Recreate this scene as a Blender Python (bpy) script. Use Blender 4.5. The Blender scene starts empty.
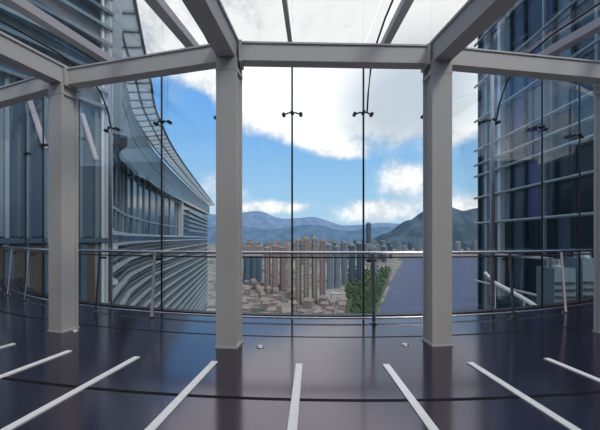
import bpy, math, random
from mathutils import Vector
random.seed(7)
C = bpy.context.scene.collection
R = math.radians
EYE, F, HY = 1.3, 300.0, 238.0
# ------------------------------------------------------------ camera
cd = bpy.data.cameras.new('camera'); cam = bpy.data.objects.new('camera', cd); C.objects.link(cam)
cam.location = (0, 0, EYE); cam.rotation_euler = (R(90), 0, 0)
cd.lens = 18.0; cd.sensor_width = 36.0; cd.shift_y = 23/600; cd.clip_end = 60000; cd.clip_start = .05
bpy.context.scene.camera = cam
sc = bpy.context.scene
sc.view_settings.view_transform = 'Standard'; sc.view_settings.look = 'None'
sc.view_settings.gamma = 1; sc.view_settings.use_curve_mapping = False
sc.view_settings.exposure = 0.0
sc.cycles.max_bounces = 8; sc.cycles.transparent_max_bounces = 24; sc.cycles.volume_bounces = 0
# ------------------------------------------------------------ node helpers
class NT:
    def __init__(s, tree): s.t = tree; s.n = tree.nodes; s.l = tree.links
    def set(s, sock, v):
        if isinstance(v, bpy.types.NodeSocket): s.l.new(v, sock)
        elif v is not None:
            if isinstance(v, (tuple, list)) and sock.type == 'RGBA' and len(v) == 3: v = (*v, 1)
            sock.default_value = v
    def math(s, op, a, b=None, c=None, clamp=False):
        n = s.n.new('ShaderNodeMath'); n.operation = op; n.use_clamp = clamp
        for i, v in enumerate((a, b, c)):
            if v is not None: s.set(n.inputs[i], v)
        return n.outputs[0]
    def vm(s, op, a, b=None, out=0):
        n = s.n.new('ShaderNodeVectorMath'); n.operation = op
        s.set(n.inputs[0], a)
        if b is not None: s.set(n.inputs[1], b)
        return n.outputs[out]
    def mix(s, f, a, b):
        n = s.n.new('ShaderNodeMix'); n.data_type = 'RGBA'; s.set(n.inputs[0], f)
        s.set(n.inputs[6], a); s.set(n.inputs[7], b); return n.outputs[2]
    def noise(s, vec, scale, detail=3, rough=.5):
        n = s.n.new('ShaderNodeTexNoise'); s.l.new(vec, n.inputs['Vector'])
        n.inputs['Scale'].default_value = scale; n.inputs['Detail'].default_value = detail
        n.inputs['Roughness'].default_value = rough; return n.outputs['Fac']
    def rng(s, v, a, b, c=0, d=1, smooth=True):
        n = s.n.new('ShaderNodeMapRange'); n.interpolation_type = 'SMOOTHSTEP' if smooth else 'LINEAR'
        for i, x in enumerate((v, a, b, c, d)): s.set(n.inputs[i], x)
        return n.outputs[0]
    def coord(s, k='Object'): return s.n.new('ShaderNodeTexCoord').outputs[k]
    def sep(s, v):
        n = s.n.new('ShaderNodeSeparateXYZ'); s.l.new(v, n.inputs[0]); return n.outputs
    def comb(s, x, y, z):
        n = s.n.new('ShaderNodeCombineXYZ')
        for i, v in enumerate((x, y, z)): s.set(n.inputs[i], v)
        return n.outputs[0]
def lin(r, g, b):
    f = lambda c: ((c/255+.055)/1.055)**2.4 if c > 10 else c/255/12.92
    return (f(r), f(g), f(b))
def dirv(px, py):
    return Vector(((px-300)/F, 1, (HY-py)/F)).normalized()
# ------------------------------------------------------------ sky with clouds
w = bpy.data.worlds.new('sky'); sc.world = w; w.use_nodes = True
T = NT(w.node_tree); T.n.clear()
g = T.coord('Generated'); gx, gy, gz = T.sep(g)
up = T.rng(gz, 0.0, .55)
blue = T.mix(up, lin(174, 216, 244), lin(84, 164, 242))
n1 = T.noise(g, 3.2, 7, .58); n2 = T.noise(g, 11.0, 8, .68)
dens = T.math('ADD', T.math('MULTIPLY', T.math('SUBTRACT', n1, .5), 1.9), T.math('MULTIPLY', T.math('SUBTRACT', n2, .5), .9))
blobs = [  # px, py, half width, half height, strength of a cloud bank in the sky
    (320, 40, 150, 85, 1.0), (470, 40, 110, 90, 1.0), (265, 85, 60, 35, .6), (325, 125, 34, 32, .7),
    (398, 100, 55, 34, .8), (396, 178, 30, 16, .5), (352, 150, 30, 10, .35), (375, 212, 36, 13, .65), (272, 207, 34, 7, .65),
    (468, 95, 40, 36, .6), (470, 208, 30, 12, .55), (158, 22, 70, 50, .35), (190, 82, 34, 9, .3), (262, 100, 40, 22, .35),
    (185, 98, 36, 30, -.4), (180, 140, 40, 42, -.6), (272, 168, 44, 26, -.5), (300, 132, 40, 16, .3), (345, 178, 42, 22, -.5), (420, 150, 20, 22, -.35), (470, 165, 26, 26, -.45)]
acc = T.math('ADD', dens, -.08)
for px, py, hw, hh, st in blobs:
    d = dirv(px, py); yy = d.y
    sx, sz = F/(hw*yy), F/(hh*yy)
    v = T.vm('MULTIPLY', T.vm('SUBTRACT', g, tuple(d)), (sx, sx*.5, sz))
    ln = T.vm('LENGTH', v, out=1)
    acc = T.math('ADD', acc, T.rng(ln, .35, 1.35, st, 0))
# broad cloud cover overhead and behind the viewer
acc = T.math('ADD', acc, T.rng(gz, .5, .8, 0, .5)); acc = T.math('ADD', acc, T.rng(gy, .2, -.2, 0, .25))
cf = T.rng(acc, -.22, .5)
shade = T.rng(T.math('ADD', T.math('MULTIPLY', n2, .8), T.math('MULTIPLY', acc, .25)), .34, .66)
cloud = T.mix(shade, lin(222, 228, 236), (1.25, 1.25, 1.25))
d = dirv(405, 100); v = T.vm('MULTIPLY', T.vm('SUBTRACT', g, tuple(d)), (4.4, 2, 6.0))
cloud = T.mix(T.rng(T.vm('LENGTH', v, out=1), .3, 1.2, .75, 0), cloud, lin(168, 186, 204))
sky = T.mix(cf, blue, cloud)
sky = T.mix(T.rng(gz, -.02, .05, .35, 0), sky, lin(200, 216, 228))
bg = T.n.new('ShaderNodeBackground'); T.l.new(sky, bg.inputs[0]); bg.inputs[1].default_value = 1.0
wo = T.n.new('ShaderNodeOutputWorld'); T.l.new(bg.outputs[0], wo.inputs[0])
# ------------------------------------------------------------ sun
sl = bpy.data.lights.new('sun', 'SUN'); sl.energy = 1.6; sl.angle = R(12); sl.color = (1, .95, .88)
so = bpy.data.objects.new('sun', sl); C.objects.link(so)
so.rotation_euler = Vector((-.5, .5, -.7)).to_track_quat('-Z', 'Y').to_euler()   # from behind and right, high
# ------------------------------------------------------------ materials
def mat(name, col, rough=.5, metal=0, ior=1.45, spec=.5, noise=0, nscale=8):
    m = bpy.data.materials.new(name); m.use_nodes = True; T = NT(m.node_tree); p = T.n['Principled BSDF']
    p.inputs['Roughness'].default_value = rough; p.inputs['Metallic'].default_value = metal
    p.inputs['IOR'].default_value = ior; p.inputs['Specular IOR Level'].default_value = spec
    co = T.coord(); f = T.noise(co, nscale, 4)
    k = noise or .06
    T.set(p.inputs['Base Color'], T.mix(f, tuple(c*(1-k) for c in col), tuple(min(1, c*(1+k)) for c in col)))
    return m
def glassmat(name, tint, f0=.05, f1=.6, rough=.0):
    m = bpy.data.materials.new(name); m.use_nodes = True; T = NT(m.node_tree); T.n.clear()
    tr = T.n.new('ShaderNodeBsdfTransparent'); tr.inputs[0].default_value = (*tint, 1)
    gl = T.n.new('ShaderNodeBsdfGlossy'); gl.inputs['Roughness'].default_value = rough
    lw = T.n.new('ShaderNodeLayerWeight'); lw.inputs[0].default_value = .35
    fac = T.rng(lw.outputs['Fresnel'], 0, 1, f0, f1, False)
    mx = T.n.new('ShaderNodeMixShader'); T.l.new(fac, mx.inputs[0]); T.l.new(tr.outputs[0], mx.inputs[1]); T.l.new(gl.outputs[0], mx.inputs[2])
    o = T.n.new('ShaderNodeOutputMaterial'); T.l.new(mx.outputs[0], o.inputs[0]); return m
def facade_mat(name, wall, win, fx, fz, wx=.6, wz=.55, tint=None, gloss=.2):
    """wall with a regular grid of windows; fx, fz: metres per window"""
    m = bpy.data.materials.new(name); m.use_nodes = True; T = NT(m.node_tree); p = T.n['Principled BSDF']
    x, y, z = T.sep(T.coord()); s = T.math('ADD', x, y)
    u = T.math('FRACT', T.math('DIVIDE', s, fx)); q = T.math('FRACT', T.math('DIVIDE', z, fz))
    mk = T.math('MULTIPLY', T.math('LESS_THAN', u, wx), T.math('LESS_THAN', q, wz))
    nz = T.noise(T.coord(), .05, 2)
    wl = T.mix(nz, tuple(c*.8 for c in wall), wall)
    T.set(p.inputs['Base Color'], T.mix(mk, wl, win)); T.set(p.inputs['Roughness'], T.rng(mk, 0, 1, .8, gloss, False))
    return m
PC = Vector((.57, 17.0))     # centre of the curved facade
M = {}
M['steel'] = mat('painted_steel', (.56, .55, .54), .5, noise=.04)
M['steel_light'] = mat('pale_painted_steel', (.48, .46, .50), .4, noise=.04)
M['inox'] = mat('stainless_steel', (.62, .62, .66), .25, 1)
M['darkmetal'] = mat('dark_steel', (.035, .035, .04), .4, .3)
M['strip'] = mat('white_floor_inlay', (.86, .85, .88), .35)
M['glass'] = glassmat('clear_glass', (.97, .985, .985), .01, .22)
M['roofglass'] = glassmat('roof_glass', (.985, .99, .99), .01, .3)
M['joint'] = mat('black_sealant', (.02, .02, .025), .6)
M['soffit'] = mat('dark_brown_cladding', (.07, .058, .05), .5, noise=.2)
M['fac_grey'] = mat('blue_grey_cladding', (.14, .20, .245), .4, .15, noise=.12, nscale=.5)
M['fac_pale'] = mat('pale_blue_grey_metal', (.24, .32, .36), .35, .3, noise=.1, nscale=1)
M['fac_white'] = mat('silver_trim', (.50, .56, .60), .35, .3)
M['fac_dark'] = mat('dark_blue_glass', (.012, .028, .04), .08, 0, 1.5, .22, noise=.3, nscale=.4)
M['fac_mid'] = mat('blue_glass', (.06, .095, .14), .12, 0, 1.5, .22, noise=.25, nscale=.3)
M['fac_violet'] = mat('violet_blue_glass', (.075, .09, .21), .12, 0, 1.5, .22, noise=.25, nscale=.3)
M['fac_light'] = mat('light_grey_glass', (.17, .22, .28), .15, 0, 1.5, noise=.2, nscale=.3)
M['fac_teal'] = mat('teal_glass', (.04, .10, .105), .1, 0, 1.5, noise=.3, nscale=.4)
M['white'] = mat('white_paint', (.75, .75, .8), .4)
def frosted():
    m = bpy.data.materials.new('frosted_glass'); m.use_nodes = True; T = NT(m.node_tree); T.n.clear()
    a = T.n.new('ShaderNodeBsdfTranslucent'); a.inputs[0].default_value = (.42,.47,.50,1); d_ = T.n.new('ShaderNodeBsdfTransparent')
    mx = T.n.new('ShaderNodeMixShader'); mx.inputs[0].default_value = .75; T.l.new(d_.outputs[0], mx.inputs[1]); T.l.new(a.outputs[0], mx.inputs[2])
    o = T.n.new('ShaderNodeOutputMaterial'); T.l.new(mx.outputs[0], o.inputs[0]); return m
M['frosted'] = frosted()
def floor_mat():
    m = bpy.data.materials.new('polished_granite'); m.use_nodes = True; T = NT(m.node_tree); p = T.n['Principled BSDF']
    co = T.coord(); x, y, z = T.sep(co)
    dx = T.math('SUBTRACT', x, PC.x); dy = T.math('SUBTRACT', PC.y, y)
    r = T.math('SQRT', T.math('ADD', T.math('MULTIPLY', dx, dx), T.math('MULTIPLY', dy, dy)))
    a = T.math('MULTIPLY', T.math('ARCTAN2', dx, dy), 180/math.pi)
    fr = T.math('ABSOLUTE', T.math('SUBTRACT', T.math('FRACT', T.math('ADD', T.math('DIVIDE', T.math('SUBTRACT', r, 13.07), 1.53), 100.5)), .5))
    j1 = T.math('LESS_THAN', T.math('MULTIPLY', fr, 1.53), .022)
    j = j1
    f = T.noise(co, 60, 5, .7)
    base = T.mix(f, (.010, .008, .018), (.02, .017, .034))
    T.set(p.inputs['Base Color'], T.mix(j, base, (.004, .004, .006)))
    T.set(p.inputs['Roughness'], T.rng(j, 0, 1, .14, .7, False))
    T.set(p.inputs['Specular IOR Level'], T.rng(j, 0, 1, .5, .05, False))
    T.set(p.inputs['Specular Tint'], (.97, .84, .95, 1)); p.inputs['IOR'].default_value = 2.35
    return m
M['floor'] = floor_mat()
# ------------------------------------------------------------ mesh helpers
class MB:
    def __init__(s): s.v = []; s.f = []; s.smooth = []
    def add(s, vs, fs, sm=False):
        o = len(s.v); s.v += [tuple(v) for v in vs]; s.f += [tuple(i+o for i in f) for f in fs]; s.smooth += [sm]*len(fs); return s
    def hexa(s, b, t):   # four bottom, four top points (counter-clockwise from above)
        return s.add(list(b)+list(t), [(3,2,1,0),(4,5,6,7),(0,1,5,4),(1,2,6,5),(2,3,7,6),(3,0,4,7)])
    def box(s, x0, x1, y0, y1, z0, z1):
        return s.hexa([(x0,y0,z0),(x1,y0,z0),(x1,y1,z0),(x0,y1,z0)], [(x0,y0,z1),(x1,y0,z1),(x1,y1,z1),(x0,y1,z1)])
    def prism(s, pts, z0, z1, cx=0, cy=0, rot=0):
        c, q = math.cos(rot), math.sin(rot); n = len(pts)
        P = [(cx+x*c-y*q, cy+x*q+y*c) for x, y in pts]
        return s.add([(x,y,z0) for x,y in P]+[(x,y,z1) for x,y in P], [tuple(range(n-1,-1,-1)), tuple(range(n,2*n))]+[(i,(i+1)%n,(i+1)%n+n,i+n) for i in range(n)])
    def bar(s, a, b, w, h, upv=(0,0,1)):   # box beam between two points, width w, height h
        a, b = Vector(a), Vector(b); d = (b-a).normalized(); x = d.cross(Vector(upv)).normalized(); u = x.cross(d)
        q = [(-w/2,-h/2),(w/2,-h/2),(w/2,h/2),(-w/2,h/2)]
        return s.add([a+x*i+u*j for i,j in q]+[b+x*i+u*j for i,j in q], [(3,2,1,0),(4,5,6,7),(0,1,5,4),(1,2,6,5),(2,3,7,6),(3,0,4,7)])
    def tube(s, path, r, n=10, cap=True):
        P = [Vector(p) for p in path]; rings = []
        for i, p in enumerate(P):
            d = (P[min(i+1,len(P)-1)]-P[max(i-1,0)]).normalized()
            ref = Vector((0,0,1)) if abs(d.z) < .9 else Vector((1,0,0))
            x = d.cross(ref).normalized(); u = x.cross(d)
            rr = r[i] if isinstance(r, (list, tuple)) else r
            rings.append([p+(x*math.cos(2*math.pi*k/n)+u*math.sin(2*math.pi*k/n))*rr for k in range(n)])
        vs = [q for rg in rings for q in rg]; fs = []
        for i in range(len(P)-1):
            for k in range(n): fs.append((i*n+k, i*n+(k+1)%n, (i+1)*n+(k+1)%n, (i+1)*n+k))
        s.add(vs, fs, True)
        if cap:
            s.add(rings[0], [tuple(range(n-1,-1,-1))]); s.add(rings[-1], [tuple(range(n))])
        return s
    def sweep(s, plan, prof):   # plan: list of ((x,y), (nx,ny)); prof: closed list of (offset along n, z)
        n = len(prof); vs = []; fs = []
        for (x,y),(nx,ny) in plan:
            for o, z in prof: vs.append((x+nx*o, y+ny*o, z))
        for i in range(len(plan)-1):
            for k in range(n): fs.append((i*n+k, i*n+(k+1)%n, (i+1)*n+(k+1)%n, (i+1)*n+k))
        fs.append(tuple(range(n-1,-1,-1))); fs.append(tuple(range((len(plan)-1)*n, len(plan)*n)))
        return s.add(vs, fs)
    def build(s, name, m, parent=None, at=None):
        me = bpy.data.meshes.new(name)
        vs = s.v
        if at is not None: vs = [(x-at[0], y-at[1], z-at[2]) for x,y,z in vs]
        me.from_pydata(vs, [], s.f); me.materials.append(m)
        me.polygons.foreach_set('use_smooth', s.smooth)
        import bmesh
        bm = bmesh.new(); bm.from_mesh(me); bmesh.ops.recalc_face_normals(bm, faces=bm.faces); bm.to_mesh(me); bm.free()
        o = bpy.data.objects.new(name, me); C.objects.link(o)
        if parent is not None:
            o.parent = parent
        elif at is not None: o.location = at
        return o
def tag(o, label=None, cat=None, group=None, kind=None):
    if label: o['label'] = label
    if cat: o['category'] = cat
    if group: o['group'] = group
    if kind: o['kind'] = kind
    return o
def thing(name, loc, label, cat, group=None, rz=0):
    o = bpy.data.objects.new(name, None); C.objects.link(o); o.location = loc; o.rotation_euler.z = rz; o.empty_display_size = .1
    return tag(o, label, cat, group)
def copy_tree(o, parent=None):
    c = o.copy(); C.objects.link(c)
    if parent: c.parent = parent
    for ch in [q for q in bpy.data.objects if q.parent == o]: copy_tree(ch, c)
    return c
def structure(o): o['kind'] = 'structure'; return o
def pol(a, r, z=None):
    x = PC.x + r*math.sin(R(a)); y = PC.y - r*math.cos(R(a))
    return (x, y) if z is None else (x, y, z)
def arc(a0, a1, r, step=1.5):
    n = max(2, int(abs(a1-a0)/step)+1)
    return [(pol(a0+(a1-a0)*i/n, r), (math.sin(R(a0+(a1-a0)*i/n)), -math.cos(R(a0+(a1-a0)*i/n)))) for i in range(n+1)]
def at(px, py, Y): return ((px-300)/F*Y, Y, EYE-(py-HY)/F*Y)
RG = 12.06                        # radius of the glass wall
A0, A1 = -52.6, 46.1
mull = [-3.3+5.48*k for k in range(-9, 10)]
cols = [-6.1+10.96*k for k in range(-4, 6)]
# ------------------------------------------------------------ floor, roof glazing, glass wall
b = MB(); b.sweep(arc(A0, A1, 0), [(RG-.12, -.35), (RG-.12, 0), (19.0, 0), (19.0, -.35)]); structure(b.build('floor', M['floor']))
b = MB(); b.sweep(arc(A0, A1, 0), [(19.0, -.35), (19.0, 4.6), (19.3, 4.6), (19.3, -.35)]); structure(b.build('wall_back', mat('dark_back_wall', (.09, .088, .085), .6)))
b = MB(); b.sweep(arc(A0, A1, 0), [(RG-.10, 0.0), (RG-.10, .03), (RG+.03, .03), (RG+.03, 0.0)])
structure(b.build('trim_1', M['darkmetal']))
prof_out = [(RG, .03), (RG, 4.26), (RG+.02, 4.34), (RG+.08, 4.38), (RG+.7, 4.40), (19.0, 4.44)]
for k in range(len(mull)-1):
    a, c = mull[k], mull[k+1]; pl = [(pol(q, 0), (math.sin(R(q)), -math.cos(R(q)))) for q in (a+.03, c-.03)]
    b = MB(); b.sweep(pl, [(RG-.01, .03), (RG-.01, 4.26), (RG+.01, 4.26), (RG+.01, .03)])
    structure(b.build('window_%d' % (k+1), M['glass']))
b = MB()
for k in range(len(mull)-1):
    a, c = mull[k], mull[k+1]; pl = [(pol(q, 0), (math.sin(R(q)), -math.cos(R(q)))) for q in (a+.03, c-.03)]
    b.sweep(pl, prof_out[1:]+[(o, z+.02) for o, z in prof_out[:0:-1]])
structure(b.build('ceiling', M['roofglass']))
b = MB(); b.sweep(arc(A1, A1+.6, 0), [(RG+.05, -.35), (RG+.05, 4.5), (19.3, 4.5), (19.3, -.35)]); structure(b.build('wall_right_blocker', mat('dark_reflection_blocker', (.10, .10, .11), .6)))  # unseen wall, added to keep bright horizon out of the right pane reflections
# ------------------------------------------------------------ columns
side = ['first', 'second', 'third']
col_labels = {-6.1: 'grey painted steel column left of the central view', 4.86: 'grey painted steel column right of the central view',
              -17.06: 'grey painted steel column nearest the left edge of the photo'}
H0 = 3.42
def colpos(a):
    r = {-6.1: 13.43, 4.86: 13.33, -17.06: 13.34}.get(round(a, 2), 13.42); return pol(a, r)
profile = [(x*.83, y*.68) for x, y in [(-.15,-.17),(.15,-.17),(.15,-.12),(.125,-.12),(.125,.12),(.15,.12),(.15,.17),(-.15,.17),(-.15,.12),(-.125,.12),(-.125,-.12),(-.15,-.12)]]
vis = [a for a in cols if -18 < a < 17]
for a in vis:
    x, y = colpos(a); key = round(a, 2)
    t = thing('steel_column', (x, y, 0), col_labels.get(key, 'grey painted steel column at the right edge of the photo'), 'column', 'columns along the curved glass wall', R(a))
    MB().prism(profile, .02, H0+.02).build('shaft', M['steel'], t)
    MB().box(-.135,.135,-.125,.125,0,.02).build('base_plate', M['steel'], t)
    p_ = MB().box(-.128,.128,-.119,.119,H0-.14,H0-.1).build('collar', M['steel'], t)
# ring beams between columns, one per bay
bay_labels = {0: 'horizontal grey beam across the top of the left bay', 1: 'horizontal grey beam across the top of the central bay',
              2: 'horizontal grey beam across the top of the right bay'}
def ring(i, a, c, lab):
    p, q = Vector((*colpos(a), H0+.105)), Vector((*colpos(c), H0+.105))
    d = (q-p).normalized(); o = d*.13
    t = thing('ring_beam', tuple((p+q)/2), lab, 'beam', 'beams between column heads')
    mid = (p+q)/2
    MB().bar(p+o-mid, q-o-mid, .14, .2).build('web', M['steel'], t)
    MB().bar(p+o-mid+Vector((0,0,.108)), q-o-mid+Vector((0,0,.108)), .17, .02).build('flange', M['steel'], t)
    for e in (-1, 1):   # end plates at both columns
        k = mid-mid + (p+o-mid if e < 0 else q-o-mid)
        MB().bar(k, k - d*e*.03, .2, .25).build('end_plate', M['steel'], t)
for i in range(len(vis)-1): ring(i, vis[i], vis[i+1], bay_labels[i])
ring(3, vis[0]-10.96, vis[0], 'horizontal grey beam running out of the photo from the leftmost column')
# main rafters over the gallery
raf_lab = {-17.06: 'big grey overhead rafter above the leftmost column', -6.1: 'big grey overhead rafter rising from the column left of the centre',
           4.86: 'big grey overhead rafter rising from the column right of the centre'}
for a in vis[:3]:
    x, y = colpos(a); dirn = R(a) if round(a, 2) != 4.86 else R(9.5)
    t = thing('roof_rafter', (x, y, H0+.02), raf_lab[round(a,2)], 'beam', 'main rafters over the gallery', dirn)
    L = 4.6
    MB().box(-.105,.105,-L,.11,.0,.22).build('web', M['steel'], t)
    MB().box(-.125,.125,-L,.12,.22,.25).build('top_flange', M['steel'], t)
    MB().box(-.115,.115,.11,.13,.005,.24).build('end_plate', M['steel'], t)
# slim roof beams following the glass from the wall over the gallery
def roofbeam(a, w_, h_, m, lab, name='roof_beam'):
    off = .06+h_/2
    pts = [(RG+.03, 4.36-off), (RG+.7, 4.38-off), (18.9, 4.42-off)]
    b = MB(); n = len(pts); P = [Vector(pol(a, r, z)) for r, z in pts]; lat = Vector((math.cos(R(a)), math.sin(R(a)), 0))
    rad = Vector((math.sin(R(a)), -math.cos(R(a)), 0)); vs = []; fs = []
    for i, p in enumerate(P):
        d = (P[min(i+1,n-1)]-P[max(i-1,0)]).normalized(); u = lat.cross(d).normalized()
        for s1, s2 in ((-1,-1),(1,-1),(1,1),(-1,1)): vs.append(p+lat*s1*w_/2+u*s2*h_/2)
    for i in range(n-1):
        for k in range(4): fs.append((i*4+k, i*4+(k+1)%4, i*4+4+(k+1)%4, i*4+4+k))
    fs += [(3,2,1,0), tuple(range(4*n-4, 4*n))]
    b.add(vs, fs); o = b.build(name, m, None, pol(a, RG, 4.2)); tag(o, lab, 'beam', 'slim beams under the glass roof')
roofbeam(-17.4, .15, .12, M['steel_light'], 'pale slim roof beam crossing the upper left corner of the photo')
roofbeam(-10.2, .15, .12, M['steel_light'], 'pale slim roof beam just left of the left central rafter')
roofbeam(-3.3, .06, .08, M['steel'], 'narrow dark roof bar above the left glass support rod of the central bay')
roofbeam(3.35, .11, .10, M['steel'], 'slim roof beam above the right part of the central bay')
roofbeam(15.6, .15, .12, M['steel_light'], 'pale slim roof beam crossing the upper right corner of the photo')
# ------------------------------------------------------------ vertical glass support rods with spider fittings
rodlab = {0: 'vertical steel rod with spider clamp, left one in the central bay', 1: 'vertical steel rod with spider clamp, right one in the central bay',
          2: 'vertical steel rod with spider clamp behind the right central column', 3: 'vertical steel rod with spider clamp, first to the right of the right central column',
          -1: 'vertical steel rod with spider clamp close behind the left central column', -2: 'vertical steel rod with spider clamp in the middle of the left bay',
          -3: 'pale vertical steel rod with spider clamp just right of the leftmost column', 4: 'vertical steel rod with spider clamp in the right bay, second from its column',
          5: 'vertical steel rod with spider clamp near the right edge of the photo', -4: 'vertical steel rod behind the leftmost column',
          -5: 'vertical steel rod left of the leftmost column', 6: 'outermost vertical steel rod at the right edge of the photo', -6: 'outermost vertical steel rod at the left edge of the photo'}
for k in range(-6, 7):
    a = -3.3+5.48*k; r0 = RG+.07; pale = k in (-3, 3); rr = .035 if pale else .016
    t = thing('glass_support_rod', pol(a, r0, .03), rodlab[k], 'support rod', 'rods carrying the glass wall', R(a))
    MB().tube([(0,0,0),(0,0,4.28)], rr, 10).build('rod', M['inox'] if pale else M['darkmetal'], t)
    for zc in (3.34-.03, .25):
        if zc < 1: continue
        s = MB()
        s.tube([(-.13,.02,zc-.02),(-.06,.0,zc),(.06,.0,zc),(.13,.02,zc-.02)], .013, 8)
        s.tube([(0,-.045,zc),(0,.045,zc)], .028, 10)
        sp = s.build('spider_clamp', M['darkmetal'], t)
        for e in (-1, 1):
            MB().tube([(e*.14,.06,zc-.02),(e*.14,-.01,zc-.02)], .03, 12).build('glass_bolt', M['darkmetal'], sp)
# curved brace rods springing from the spiders to the roof
for k, lab in ((1, 'thin curved brace rod from the spider clamp right of the centre up to the roof'), (-1, 'thin curved brace rod beside the left central column up to the roof'),
               (3, 'thin curved brace rod in the right bay up to the roof'), (-3, 'thin curved brace rod in the left bay up to the roof')):
    a = -3.3+5.48*k
    pts = [(RG+.10,3.34),(RG+.16,3.6),(RG+.3,3.9),(RG+.55,4.1),(RG+1.0,4.2),(RG+2.2,4.24),(RG+6.5,4.26)]
    o = MB().tube([pol(a+.25, r, z) for r, z in pts], .014, 8).build('brace_rod', M['darkmetal'], None, pol(a+.25, RG+.1, 3.34))
    tag(o, lab, 'brace rod', 'curved brace rods')
# ------------------------------------------------------------ handrail along the glass
RR = RG+.30
t = thing('glass_railing', pol(-3.3, RR, 0), 'curved steel handrail on slanted posts along the foot of the glass wall', 'railing')
def railp(b, name, m, par=t): 
    return b.build(name, m, par, pol(-3.3, RR, 0))
railp(MB().tube([p[0]+(1.07,) for p in arc(A0+1, A1-1, RR)], .026, 10), 'handrail', M['inox'])
railp(MB().tube([p[0]+(1.00,) for p in arc(A0+1, A1-1, RR+.015)], .012, 8), 'under_rail', M['darkmetal'])
railp(MB().tube([p[0]+(.055,) for p in arc(A0+1, A1-1, RR-.03)], .014, 8), 'lower_rail', M['inox'])
for k in [q for q in range(-7, 9) if q]:
    a = -3.3+5.48*k+ (.35 if k else 0)
    b = MB()
    b.bar(pol(a, RR+.10, .02), pol(a, RR+.03, 1.05), .012, .05, (math.cos(R(a)), math.sin(R(a)), 0)); 
    po = railp(b, 'post', M['inox'] if k % 2 else M['steel_light'])
    railp(MB().box(-.07,.07,-.07,.07,0,.02) if False else MB().tube([pol(a, RR+.10, 0), pol(a, RR+.10, .025)], .05, 14), 'foot', M['inox'], po)
    railp(MB().tube([pol(a-.35, RR-.02, .95), pol(a+.35, RR-.02, .95)], .02, 8), 'clamp', M['darkmetal'], po)
# ------------------------------------------------------------ white light lines inlaid in the floor
sl_lab = ['white line inlaid in the dark floor, leftmost and farthest short one', 'white line inlaid in the dark floor, second from the left edge',
          'long white line inlaid in the floor, third from the left, under the left bay', 'white line inlaid in the floor ending at the foot of the left central column',
          'white line inlaid in the floor at the middle of the photo, nearly upright', 'white line inlaid in the floor slanting to the foot of the right central column',
          'long white line inlaid in the floor starting just right of the right central column', 'white line inlaid in the floor farthest right, near the corner']
for i in range(8):
    a = -2.38+3.653*(i-4); p = MB()
    o = p.bar((0,0,0), (0,-4.6,0), .066, .012).build('floor_light_line', M['strip'])
    o.location = pol(a, 13.93, .004); o.rotation_euler.z = R(a); tag(o, sl_lab[i], 'floor line', 'white lines fanning across the floor')
for px, py, lab in ((260, 347, 'small round floor stud left of the centre, in front of the glass'), (405, 345, 'small round floor stud right of the centre, in front of the glass'),
                    (75, 331, 'small round floor stud beside the leftmost column')):
    Y = F*EYE/(py-HY); t = thing('floor_stud', ((px-300)/F*Y, Y, 0), lab, 'floor stud', 'floor studs')
    MB().tube([(0,0,0),(0,0,.008),(0,0,.014)], [.045,.045,.03], 16).build('ring', M['inox'], t); MB().tube([(0,0,.014),(0,0,.02)], .022, 12).build('lens', M['white'], t)
# ============================================================ neighbouring buildings
def crom(P, n=6):
    out = []
    for i in range(len(P)-1):
        p0, p1, p2, p3 = P[max(i-1,0)], P[i], P[i+1], P[min(i+2,len(P)-1)]
        for k in range(n):
            t = k/n; out.append(tuple(.5*((2*p1[j])+(-p0[j]+p2[j])*t+(2*p0[j]-5*p1[j]+4*p2[j]-p3[j])*t*t+(-p0[j]+3*p1[j]-3*p2[j]+p3[j])*t**3) for j in (0,1)))
    out.append(P[-1]); return out
def with_normals(P, sgn=1):
    out = []
    for i, p in enumerate(P):
        d = Vector(P[min(i+1,len(P)-1)])-Vector(P[max(i-1,0)]); d.normalize(); out.append((p, (sgn*d.y, -sgn*d.x)))
    return out
Fp = with_normals(crom([(-10.4,15.6),(-13.2,19.5),(-17.2,28),(-21.3,38),(-27.4,61),(-42.0,136)]))     # normal points right, towards the court
wing = thing('curved_glass_wing', (-15.7, 28, -150), 'curved blue grey glass building wing sweeping down behind the left bay', 'building')
W = lambda b, n, m, par=wing: b.build(n, m, par, (-15.7, 28, -150))
W(MB().prism([p for p, n in Fp]+[(-52,136),(-38,61),(-30,38),(-22,24),(-14.8,15.9)], -150, 15.6), 'wall', M['fac_dark'])
def eave_z(y): return 6.8+3.2*min(1,(y-15)/27)+2.2*max(0,min(1,(y-42)/90))
def strip(plan, prof):   # like sweep, with the section given per plan point
    b = MB(); n = len(prof(0)); vs = []; fs = []
    for (x,y),(nx,ny) in plan:
        for o, z in prof(y): vs.append((x+nx*o, y+ny*o, z))
    for i in range(len(plan)-1):
        for k in range(n): fs.append((i*n+k, i*n+(k+1)%n, (i+1)*n+(k+1)%n, (i+1)*n+k))
    fs.append(tuple(range(n-1,-1,-1))); fs.append(tuple(range((len(plan)-1)*n, len(plan)*n)))
    return b.add(vs, fs)
W(strip(Fp, lambda y: [(.0,eave_z(y)),(1.0,eave_z(y)),(1.0,15.3),(.0,15.3)]), 'upper_cladding', M['fac_grey'])
W(strip(Fp, lambda y: [(.0,eave_z(y)-.55),(1.25,eave_z(y)-.55),(1.25,eave_z(y)),(.0,eave_z(y))]), 'eave', M['fac_dark'])
for zc in (9.5, 12.4): W(strip([p for p in Fp if p[0][1] > 40 or zc > 10], lambda y: [(1.0,zc),(1.04,zc),(1.04,zc+.08),(1.0,zc+.08)]), 'cladding_joint', M['fac_dark'])
W(MB().sweep(Fp, [(.0,3.75),(.3,3.75),(.3,4.0),(.0,4.0)]), 'sill', M['fac_pale'])
W(MB().sweep(Fp, [(.0,1.55),(.6,1.55),(.6,1.85),(.0,1.85)]), 'balcony_edge', M['fac_white'])
Wl = [0]
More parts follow.
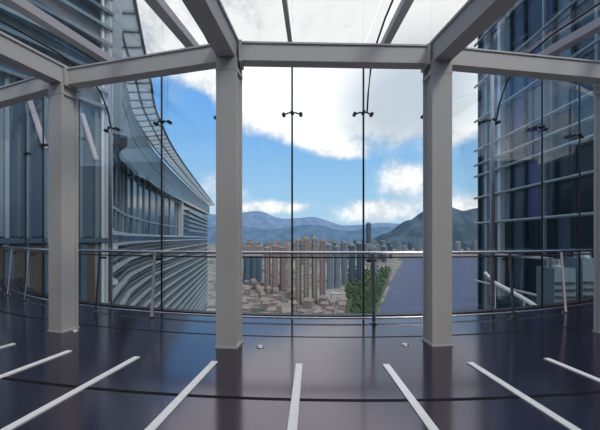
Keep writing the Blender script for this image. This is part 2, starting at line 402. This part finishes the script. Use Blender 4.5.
for i in range(1, len(Fp)): Wl.append(Wl[-1]+(Vector(Fp[i][0])-Vector(Fp[i-1][0])).length)
def wp(q):
    i = max(j for j in range(len(Wl)-1) if Wl[j] <= q); f = (q-Wl[i])/(Wl[i+1]-Wl[i])
    return Vector(Fp[i][0]).lerp(Vector(Fp[i+1][0]), f), Vector(Fp[i][1])
q_ = .6; k = 0; mats_ = ['fac_mid','fac_dark','fac_teal','fac_teal','fac_dark','fac_mid','fac_dark','fac_dark']
while q_ < 60:
    st = 1.5+q_*.09; p, n = wp(q_); p2, n2 = wp(q_+st-.12-q_*.004); top = eave_z(p.y)-.6
    a_, c_ = p+n*.02, p2+n2*.02; e_, g__ = p+n*.16, p2+n2*.16
    W(MB().hexa([(a_.x,a_.y,1.9),(e_.x,e_.y,1.9),(g__.x,g__.y,1.9),(c_.x,c_.y,1.9)], [(a_.x,a_.y,top),(e_.x,e_.y,top),(g__.x,g__.y,top),(c_.x,c_.y,top)]), 'window', M[mats_[k%8]])
    W(MB().bar((p.x+n.x*.2,p.y+n.y*.2,1.85),(p.x+n.x*.2,p.y+n.y*.2,top), .09+.003*p.y, .25, (n.x,n.y,0)), 'mullion', M['fac_pale'] if k%3 == 2 else M['fac_grey'])
    q_ += st; k += 1
p, n = wp(62); W(MB().bar((p.x+n.x*.5,p.y+n.y*.5,1.85),(p.x+n.x*.5,p.y+n.y*.5,eave_z(p.y)), 1.0, 1.2, (n.x,n.y,0)), 'pier', M['fac_white'])
far = [p for p in Fp if p[0][1] > 74]
for z in (3.2,4.6,6.0,7.4,8.8): W(MB().sweep(far, [(0,z),(.8,z),(.8,z+.5),(0,z+.5)]), 'louvre', M['fac_pale'])
# horizontal louvres below the balcony
zz = .9; k = 0
while zz > -70:
    h = .10 if k % 3 else .22
    o = W(MB().sweep(Fp, [(.0,zz-h),(.55 if k%3 else .8,zz-h),(.55 if k%3 else .8,zz),(.0,zz)]), 'louvre', M['fac_pale'] if k%3 else M['fac_white'])
    zz -= .62 if zz > -25 else 1.9; k += 1
# crown trellis: two curved rails with rungs
Op = with_normals(crom([(-9.15,15.9),(-10.4,18.9),(-13.8,27.6),(-17.7,38),(-23.6,61.6),(-38.5,136)]))
W(MB().sweep(Op, [(-.1,16.1),(.1,16.1),(.1,16.3),(-.1,16.3)]), 'outer_rail', M['fac_dark'])
W(MB().sweep(Op, [(-2.7,15.5),(-2.5,15.5),(-2.5,15.75),(-2.7,15.75)]), 'inner_rail', M['fac_dark'])
W(MB().sweep(Op, [(-1.3,15.8),(-1.15,15.8),(-1.15,16.0),(-1.3,16.0)]), 'middle_rail', M['fac_mid'])
W(MB().sweep(Op, [(-2.5,15.6),(-.1,16.1),(-.1,16.12),(-2.5,15.62)]), 'crown_glazing', M['frosted'])
Lc = [0]; 
for i in range(1, len(Op)): Lc.append(Lc[-1]+(Vector(Op[i][0])-Vector(Op[i-1][0])).length)
s_ = .5
while s_ < Lc[-1]-.5 and s_ < 110:
    i = max(j for j in range(len(Lc)-1) if Lc[j] <= s_); f = (s_-Lc[i])/(Lc[i+1]-Lc[i])
    p = Vector(Op[i][0]).lerp(Vector(Op[i+1][0]), f); n = Vector(Op[i][1])
    W(MB().bar((p.x, p.y, 16.25), (p.x-n.x*2.6, p.y-n.y*2.6, 15.65), .2, .16), 'rung', M['fac_mid'])
    s_ += 1.9
# near tower on the left
Lp = [(-13.0,8.4),(-11.6,10.2),(-10.45,12.2),(-9.25,14.45)]
Ln = with_normals(Lp)
lt = thing('left_tower', (-11, 11, -150), 'tall blue glass and louvre tower filling the left edge beyond the glass', 'building')
W2 = lambda b, n, m, par=lt: b.build(n, m, par, (-11, 11, -150))
W2(MB().prism([(-13.0,8.4),(-11.6,10.2),(-10.45,12.2),(-9.27,14.4),(-14.4,14.4),(-21,8.4)], -150, 42), 'wall', M['fac_grey'])
W2(MB().sweep(Ln, [(0,-3.5),(.25,-3.5),(.25,1.1),(0,1.1)]), 'lower_cladding', M['soffit'])
W2(MB().sweep(Ln, [(0,1.1),(.4,1.1),(.4,1.3),(0,1.3)]), 'ledge', M['fac_mid'])
segs = []
for i in range(3):
    p, q = Vector(Ln[i][0]), Vector(Ln[i+1][0])
    for k in range(4): segs.append((p.lerp(q, k/4), p.lerp(q, (k+1)/4), Vector(((q-p).y, -(q-p).x)).normalized()))
pm = ['fac_dark','fac_mid','fac_dark','fac_dark','fac_mid','fac_light','fac_mid','fac_mid','fac_violet','fac_mid','fac_mid','fac_light']
for i, (p, q, n) in enumerate(segs):
    d = (q-p)*.03
    a_, c_ = p+d+n*.03, q-d+n*.03; e_, g_ = a_+n*.1, c_+n*.1
    W2(MB().hexa([(a_.x,a_.y,1.35),(e_.x,e_.y,1.35),(g_.x,g_.y,1.35),(c_.x,c_.y,1.35)], [(a_.x,a_.y,6.9),(e_.x,e_.y,6.9),(g_.x,g_.y,6.9),(c_.x,c_.y,6.9)]), 'glass_panel', M[pm[i]])
    W2(MB().bar((p.x+n.x*.1,p.y+n.y*.1,-3.4),(p.x+n.x*.1,p.y+n.y*.1,7.2), .12, .3, (n.x,n.y,0)), 'fin', M['fac_pale'] if i%3 == 0 else M['fac_grey'])
    if i % 3 == 1:
        W2(MB().bar((a_.x+n.x*.2,a_.y+n.y*.2,6.8),(c_.x+n.x*.2,c_.y+n.y*.2,4.9), .12, .18), 'diagonal_brace', M['steel_light'])
    if i % 2 == 0:
        W2(MB().bar((p.x+n.x*.3,p.y+n.y*.3,-3.4),(p.x+n.x*.3,p.y+n.y*.3,1.0), .25, .35, (n.x,n.y,0)), 'pier', M['fac_mid'])
W2(MB().tube([(-9.2,14.0,-3.4),(-9.2,14.0,40)], .09, 8).box(-9.4,-8.95,14.1,14.3,-3.4,40), 'corner_fin', M['fac_white'])
zz = 7.4; k = 0
while zz < 26:
    W2(MB().sweep(Ln, [(.0,zz),(.5,zz-.1),(.5,zz+.05),(.0,zz+.2)]), 'louvre', M['fac_pale'] if k%2 else M['fac_grey'])
    zz += .75; k += 1
# tower on the right
rt = thing('right_tower', (26, 30, -150), 'tall dark blue curtain walled tower behind the right bay', 'building')
W3 = lambda b, n, m, par=rt: b.build(n, m, par, (26, 30, -150))
W3(MB().box(26.3, 44, 18, 43.5, -150, 60), 'core', M['joint'])
ys = [43.5, 41.4, 38.6, 36.9, 34.6, 31.9, 30.6, 28.5, 26.2, 24.2, 22, 20, 18]
pm = ['fac_mid','fac_light','fac_light','fac_mid','fac_violet','fac_mid','fac_dark','fac_dark','fac_light','fac_mid','fac_dark','fac_mid']
levels = [-24,-12,-4.8,-.8,3.4,7.0,10.1,13.8,18,23,29,36,44,52]
for i in range(len(ys)-1):
    for j in range(len(levels)-1):
        mm = pm[i]
        if levels[j] < .9 and levels[j] > -10: mm = 'fac_dark' if i%3 else 'fac_mid'
        if levels[j] >= 13: mm = ['fac_mid','fac_light','fac_violet','fac_mid','fac_grey'][(i*2+j*3)%5]
        W3(MB().box(26.15, 26.32, ys[i+1]+.09, ys[i]-.09, levels[j]+.08, levels[j+1]-.08), 'glass_panel', M[mm])
for i, y in enumerate(ys):
    big = i in (1, 2)
    W3(MB().box(25.6 if big else 25.85, 26.3, y-(.3 if big else .14), y+(.3 if big else .14), -30, 58), 'mullion', M['fac_white'] if i == 2 else (M['fac_pale'] if i in (1,5,8) else M['fac_dark']))
for z in (-4.8, -.8, 3.4, 7.0, 10.1, 11.7, 13.8, 18, 23, 29, 36):
    W3(MB().tube([(25.2,43.3,z),(25.2,18,z)], .16, 8), 'service_rail', M['fac_pale'] if z > 3 else M['steel_light'])
for y in ys[1::2]:
    for z in (7.0, 10.1, 11.7): W3(MB().bar((25.2,y,z),(26.2,y,z), .12, .12), 'bracket', M['fac_pale'])
# lower terrace of the right tower with its sloping white rail
tr = thing('sloping_white_rail', (7.4, 11.4, -1.54), 'thick white sloping pipe rail outside the glass, below the right handrail', 'pipe rail')
MB().tube([(0,0,1.14),(.07,-1.2,.86),(.2,-3.4,.2)], .07, 12).build('pipe', M['white'], tr)
MB().tube([(-.2,.3,1.5),(0,0,1.14)], .06, 12).build('upper_bend', M['white'], tr)
for q in (0, -1.4, -2.8): MB().tube([(-q*.05,q,-.458),(-q*.05,q,1.14+q*.27)], .035, 8).build('post', M['steel_light'], tr)
terr = MB().box(10.7, 25.8, 11.6, 17.0, -2.5, -2.0); terr.box(7.3, 11, 8.6, 11.6, -2.5, -2.0)
terr = terr.build('service_terrace', M['fac_dark'], None, (16, 12, -2.5)); tag(terr, 'dark service terrace outside the glass at the foot of the right tower', 'terrace')
for i, (x, y, h) in enumerate(((11.4,13.4,2.4),(12.8,13.6,2.8),(14.4,14.2,2.3))):
    t = thing('ventilation_unit', (x, y, -2.0), ['grey metal ventilation unit on the terrace, nearest the white rail','tallest of the grey ventilation units on the terrace','grey ventilation unit on the terrace farthest right'][i], 'ventilation unit', 'machines on the terrace')
    MB().box(-.45,.45,-.5,.5,0,h-.4).build('housing', M['fac_grey'], t); MB().tube([(0,0,h-.4),(0,0,h-.1),(0,0,h)], [.3,.3,.4], 14).build('cowl', M['inox'], t)
    for z in (.4,.7,1.0,1.3): MB().box(-.4,.4,-.56,-.5,z,z+.1).build('grille_bar', M['darkmetal'], t)
# ============================================================ city far below
GZ = -150.0
def gY(py): return F*(EYE-GZ)/(py-HY)
b = MB(); b.box(-9000, 9000, -400, 16000, GZ-3, GZ)
def ground_mat():
    m = bpy.data.materials.new('city_ground'); m.use_nodes = True; T = NT(m.node_tree); p = T.n['Principled BSDF']
    co = T.coord(); n = T.noise(co, .006, 6, .7); n2 = T.noise(co, .03, 4, .7)
    vo = T.n.new('ShaderNodeTexVoronoi'); T.l.new(co, vo.inputs['Vector']); vo.inputs['Scale'].default_value = .035
    cc = T.sep(vo.outputs['Color'])[0]
    c = T.mix(cc, (.10, .09, .085), (.30, .27, .25)); c = T.mix(T.rng(n2, .5, .56), c, (.22, .20, .19)); c = T.mix(T.rng(n, .52, .6), c, (.05, .08, .05))
    T.set(p.inputs['Base Color'], c); p.inputs['Roughness'].default_value = .9; return m
g_ = structure(b.build('ground', ground_mat()))
# river
def rv(px, py, dz=.6): Y = F*(EYE-GZ-dz)/(py-HY); return ((px-300)/F*Y, Y)
left = [rv(372,330),rv(376,318),rv(382,305),(rv(388,291)),rv(392,280),rv(397,270),rv(402,263),rv(402,259),rv(392,256.5)]
right_ = [rv(560,330),rv(545,315),rv(530,300),rv(505,285),rv(500,275),rv(496,266),rv(490,261),rv(486,258),rv(440,256),rv(410,255)]
vs = [(x,y,GZ+.6) for x,y in left]+[(x,y,GZ+.6) for x,y in right_]; n = len(left)
b = MB().add(vs+[(x,y,GZ-1) for x,y,z in vs], [(i,i+1,i+n+1,i+n) for i in range(n-1)]+[(i+2*n,i+n*3,i+3*n+1,i+2*n+1) for i in range(n-1)])
wm = mat('river_water', (.06, .075, .14), .35, 0, 1.2, .15, noise=.2, nscale=.01)
structure(b.build('river', wm))
# mountains, bluish distance haze painted into their base colours
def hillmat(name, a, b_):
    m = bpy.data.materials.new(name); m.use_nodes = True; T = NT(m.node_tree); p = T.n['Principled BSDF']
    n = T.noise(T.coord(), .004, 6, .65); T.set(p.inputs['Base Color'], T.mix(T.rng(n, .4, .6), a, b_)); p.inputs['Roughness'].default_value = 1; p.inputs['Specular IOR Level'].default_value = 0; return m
def ridge(name, Y, pts, depth, m, rough=.04):
    """ridge line given as (px, py) seen at distance Y, built as a rounded mountain body"""
    xs = [p[0] for p in pts]; N = 150; rows = 14; vs = []; fs = []
    rnd = random.Random(Y)
    ph = [rnd.uniform(0, 6.28) for _ in range(12)]
    for j in range(rows+1):
        t = j/rows; prof = math.sin(math.pi*min(t, 1))**.8
        for i in range(N+1):
            px = xs[0]+(xs[-1]-xs[0])*i/N
            for q in range(len(pts)-1):
                if pts[q][0] <= px <= pts[q+1][0]:
                    f = (px-pts[q][0])/(pts[q+1][0]-pts[q][0]); f = f*f*(3-2*f); py = pts[q][1]*(1-f)+pts[q+1][1]*f
            x = (px-300)/F*Y; H = (HY-py)/F*Y + EYE - GZ
            wob = 1+rough*sum(math.sin(x/Y*(14+9*k)+ph[k]+t*(5+k*2))/(1+.4*k) for k in range(8))*(.4+abs(t-.5))
            vs.append((x, Y+(t-.5)*depth*(1+.25*math.sin(x/Y*11+ph[3])), GZ-2+H*prof*wob))
    for j in range(rows):
        for i in range(N): fs.append((j*(N+1)+i, j*(N+1)+i+1, (j+1)*(N+1)+i+1, (j+1)*(N+1)+i))
    b = MB(); b.add(vs, fs, True)
    o = structure(b.build(name, m)); return o
ridge('mountains', 12000, [(60,232),(150,222),(215,214),(258,212),(285,219),(310,217),(345,225),(380,223),(420,226),(470,222),(560,226)], 3000, hillmat('far_forest_hazed', (.14, .22, .36), (.19, .27, .39)))
ridge('hills', 8500, [(150,236),(230,226),(275,229),(310,224),(345,231),(380,227),(430,231),(500,230),(540,236)], 1800, hillmat('mid_forest_hazed', (.09, .16, .25), (.12, .20, .30)))
ridge('hill', 5200, [(335,252),(365,246),(388,233),(410,220),(428,210),(444,205),(462,211),(478,208),(500,215),(560,222),(640,236)], 1500, hillmat('near_forest_hazed', (.05, .085, .12), (.09, .13, .17)), .03)
# towers
FM = [facade_mat('beige_tower_facade', (.50,.43,.38), (.08,.07,.07), 5.2, 3.1, .5, .7),
      facade_mat('pink_tower_facade', (.38,.29,.28), (.10,.08,.09), 4.4, 3.1, .45, .75),
      facade_mat('blue_grey_tower_facade', (.26,.31,.37), (.07,.10,.14), 5, 3.3, .6, .6),
      facade_mat('pale_tower_facade', (.58,.56,.56), (.2,.22,.25), 6, 3.4, .5, .5),
      facade_mat('dark_tower_facade', (.10,.16,.21), (.04,.07,.10), 6, 3.4, .6, .6)]
roofm = mat('roof_concrete', (.36,.33,.32), .9)
def cross(w, d, c=.22): 
    a, e = w/2, d/2; k, l = w*c, d*c
    return [(-a+k,-e),(-k*.4,-e),(-k*.4,-e+l*.5),(k*.4,-e+l*.5),(k*.4,-e),(a-k,-e),(a-k,-e+l),(a,-e+l),(a,e-l),(a-k,e-l),(a-k,e),(-a+k,e),(-a+k,e-l),(-a,e-l),(-a,-e+l),(-a+k,-e+l)]
used = []
def tower(px, top, Y, wpx, fm, label, group, d=None, cat='tower block'):
    wd = wpx/F*Y; d = d or wd; h = EYE-(top-HY)/F*Y-GZ
    t = thing('residential_tower', ((px-300)/F*Y, Y, GZ), label, cat, group, R(random.uniform(-8, 8)))
    used.append(((px-300)/F*Y, Y))
    MB().prism(cross(wd, d), 0, h*.965).build('body', FM[fm], t)
    MB().box(-wd*.22, wd*.22, -d*.22, d*.22, h*.965, h).build('roof_house', roofm, t)
    MB().prism([(x*1.03, y*1.03) for x, y in cross(wd, d)], h*.955, h*.97).build('parapet', roofm, t)
    return t
tl = 'tower blocks of the housing estate'
for px, top, Y, wp, fm, lab in [
    (298.5, 237, 690, 6, 0, 'tall beige tower block, leftmost of the tall front row behind the left rod'),
    (306.5, 236, 680, 5.8, 0, 'tall beige tower block, second of the tall front row'),
    (314.5, 236, 700, 5.8, 0, 'tall beige tower block, third of the tall front row'),
    (322.5, 238, 720, 5.8, 1, 'tall beige tower block, rightmost of the tall front row'),
    (267.5, 246, 850, 6, 1, 'pinkish brown tower block, leftmost of the shorter group left of the beige row'),
    (275, 244, 840, 6, 1, 'pinkish brown tower block, second of the shorter group left of the beige row'),
    (283, 246, 860, 6, 1, 'pinkish brown tower block, third of the shorter group left of the beige row'),
    (290, 243, 860, 5.5, 0, 'slim brown tower block touching the left of the beige row'),
    (330, 243, 900, 6, 2, 'grey blue tower block directly right of the beige row'),
    (337, 245, 920, 6, 2, 'second grey blue tower block right of the beige row'),
    (344.5, 241, 980, 6, 2, 'third grey blue tower block right of the beige row'),
    (352, 244, 1050, 6, 4, 'dark blue grey tower block left of the right glass rod'),
    (360, 242, 1100, 6, 4, 'dark blue grey tower block directly behind the right glass rod'),
    (368.5, 222, 2400, 4.5, 4, 'slender dark skyscraper standing above the skyline near the right rod'),
    (374, 246, 1250, 6, 2, 'grey tower block right of the right glass rod near the park'),
    (253, 254, 1000, 17, 4, 'wide dark blue block beside the left central column')]:
    tower(px, top, Y, wp, fm, lab, tl)
# white low block by the park
t = thing('white_office_block', (*at(338, 238, 700)[:2], GZ), 'low white block with flat roof at the edge of the park', 'building')
MB().box(-16,16,-12,12,0,22).build('body', FM[3], t); MB().box(-17,17,-13,13,22,23.5).build('roof', roofm, t); MB().box(4,12,-4,5,23.5,27).build('roof_house', roofm, t)
# low-rise quarter in front left
def lowrise():
    t = thing('low_rise_house', (0,0,GZ), 'small brown roofed house in the dense old quarter below', 'house', 'low houses of the old quarter')
    MB().box(-8,8,-6,6,0,9).build('body', FM[1], t)
    b = MB(); b.add([(-9,-7,9),(9,-7,9),(9,7,9),(-9,7,9),(-7,0,13),(7,0,13)], [(0,1,5,4),(2,3,4,5),(0,4,3),(1,2,5),(3,2,1,0)]); b.build('roof', mat('brown_roof', (.24,.20,.18), .8), t); return t
lr = lowrise(); first = True; used.append((at(338,238,700)[0], 700))
def placed(x, y, d):
    if any((x-u)**2+(y-v)**2 < d*d for u, v in used): return False
    used.append((x, y)); return True
cnt = 0
tr_ = 0
while cnt < 120 and tr_ < 20000:
    tr_ += 1
    py = random.uniform(272, 322); Y = gY(py); px = random.uniform(238, 345) if py > 303 else random.uniform(238, 300)
    x = (px-300)/F*Y
    if (abs(x-at(253,238,1000)[0]) < 42 and abs(Y-1000) < 45) or not placed(x, Y, 23): 
        continue
    o = lr if first else copy_tree(lr); first = False
    o.location = (x, Y, GZ); o.rotation_euler.z = random.uniform(-.6, .6); s = random.uniform(.7, 1.25); o.scale = (s, s, random.uniform(.6, 1.8)); cnt += 1
# pale mid-rise slabs in the same quarter
t0 = None
for i in range(16):
    py = random.uniform(262, 300); Y = gY(py); px = random.uniform(240, 300); x = (px-300)/F*Y
    if not placed(x, Y, 26): continue
    if t0 is None:
        t0 = thing('apartment_slab', (x,Y,GZ), 'pale apartment slab among the brown roofed houses', 'building', 'pale slabs in the old quarter')
        MB().box(-14,14,-6,6,0,38).build('body', FM[3], t0); MB().box(-4,4,-4,4,38,42).build('roof_house', roofm, t0); o = t0
    else: o = copy_tree(t0)
    o.location = (x, Y, GZ); o.rotation_euler.z = random.choice([0,.4,-.5,1.4]); o.scale = (1,1,random.uniform(.5,1.2))
# distant city: copies of four kinds of block
protos = []
for i, (lab, grp) in enumerate([('distant beige high-rise block in the hazy city before the hills', 'distant beige high-rises'), ('distant pinkish high-rise block in the hazy city before the hills', 'distant pinkish high-rises'),
                                ('distant blue grey high-rise block in the hazy city before the hills', 'distant blue grey high-rises'), ('distant dark high-rise block in the hazy city before the hills', 'distant dark high-rises')]):
    t = thing('distant_high_rise', (0,0,GZ), lab, 'tower block', grp)
    MB().prism(cross(26, 22), 0, 100).build('body', FM[[0,1,2,4][i]], t); MB().box(-7,7,-6,6,100,105).build('roof_house', roofm, t); protos.append([t, False])
cnt = 0; tr_ = 0
while cnt < 230 and tr_ < 9000:
    tr_ += 1
    py = random.triangular(244, 268, 247); Y = gY(py); px = random.uniform(240, 500); x = (px-300)/F*Y
    if px > 385 and py > 253: 
        continue
    if px > 380 and random.random() < .2: py = 247; Y = gY(py)
    if 345 < px < 400 and py > 262: continue
    if px < 300 and py > 262 and random.random() < .6: continue
    if not placed(x, Y, 42*(1+Y/6000)): continue
    if (x-at(253,238,1000)[0])**2+(Y-1000)**2 < 70**2: continue
    k = random.choice([0,1,1,2]) if px < 330 else random.choice([2,2,3,3,0])
    pr = protos[k]; o = copy_tree(pr[0]) if pr[1] else pr[0]; pr[1] = True
    o.location = (x, Y, GZ); o.rotation_euler.z = random.uniform(-.5,.5); s = random.uniform(.8, 1.3)*(1+Y/6000)
    hmax = (EYE-GZ)+(HY-(237 if px < 330 else 235))/F*Y
    o.scale = (s, s, min(random.uniform(.5, 1.25), hmax/105)); cnt += 1
for q in range(22):
    py = random.uniform(254, 263); Y = gY(py); px = random.uniform(362, 391); x = (px-300)/F*Y
    if not placed(x, Y, 30): continue
    o = copy_tree(protos[random.choice([2, 3])][0]); o.location = (x, Y, GZ); o.rotation_euler.z = random.uniform(-.5,.5)
    s = random.uniform(.7, 1.0); o.scale = (s, s, random.uniform(.6, 1.1))
# park trees
def tree_proto(seed, m):
    rnd = random.Random(seed); t = thing('park_tree', (0,0,GZ), 'round dark green tree in the park beside the river', 'tree', 'trees of the riverside park')
    MB().tube([(0,0,0),(0,0,6)], [.8,.5], 6).build('trunk', mat('bark', (.1,.07,.05), .9), t)
    b = MB()
    for q in range(9):
        cx, cy, cz, r = rnd.uniform(-3.2,3.2), rnd.uniform(-3.2,3.2), rnd.uniform(7,12), rnd.uniform(2.5,4.2)
        vs = []; fs = []
        for i in range(7):
            for j in range(10):
                th = math.pi*i/6; ph = 2*math.pi*j/10; rr = r*(1+rnd.uniform(-.15,.15))
                vs.append((cx+rr*math.sin(th)*math.cos(ph), cy+rr*math.sin(th)*math.sin(ph), cz+rr*.85*math.cos(th)))
        for i in range(6):
            for j in range(10): fs.append((i*10+j, i*10+(j+1)%10, (i+1)*10+(j+1)%10, (i+1)*10+j))
        b.add(vs, fs)
    b.build('foliage', m, t); return t
tp = tree_proto(1, mat('dark_foliage', (.035,.075,.035), .9, noise=.4, nscale=.3)); first = True; cnt = 0; tries = 0; tu = []
while cnt < 280 and tries < 16000:
    tries += 1; py = random.uniform(268, 326); Y = gY(py)
    lo = 347+(py-268)*-.02 if py < 303 else 352; hi = 392-(py-268)*.42
    px = random.uniform(lo, hi); x = (px-300)/F*Y
    if any((x-u)**2+(Y-v)**2 < 95 for u, v in tu) or any((x-u)**2+(Y-v)**2 < 420 for u, v in used): continue
    if abs(x-at(338,238,700)[0]) < 26 and abs(Y-700) < 20: continue
    tu.append((x, Y)); o = tp if first else copy_tree(tp); first = False
    o.location = (x, Y, GZ); o.rotation_euler.z = random.uniform(0, 6); s = random.uniform(.62, .8); o.scale = (s, s, s*1.2); cnt += 1
lawn = [rv(347,326,.3),rv(344,303,.3),rv(345,285,.3),rv(350,270,.3),rv(392,270,.3),rv(387,285,.3),rv(380,303,.3),rv(374,326,.3)]
b = MB().add([(x,y,GZ+.3) for x,y in lawn], [tuple(range(8))]); lw_ = structure(b.build('lawn', mat('park_grass', (.05,.085,.04), .9, noise=.5, nscale=.05)))
# wide road along the estate
a_, c_ = rv(338, 322), rv(326, 262)
b = MB().add([(a_[0]-9,a_[1],GZ+.2),(a_[0]+9,a_[1],GZ+.2),(c_[0]+9,c_[1],GZ+.2),(c_[0]-9,c_[1],GZ+.2)], [(0,1,2,3)])
structure(b.build('road', mat('asphalt', (.25,.24,.25), .9)))
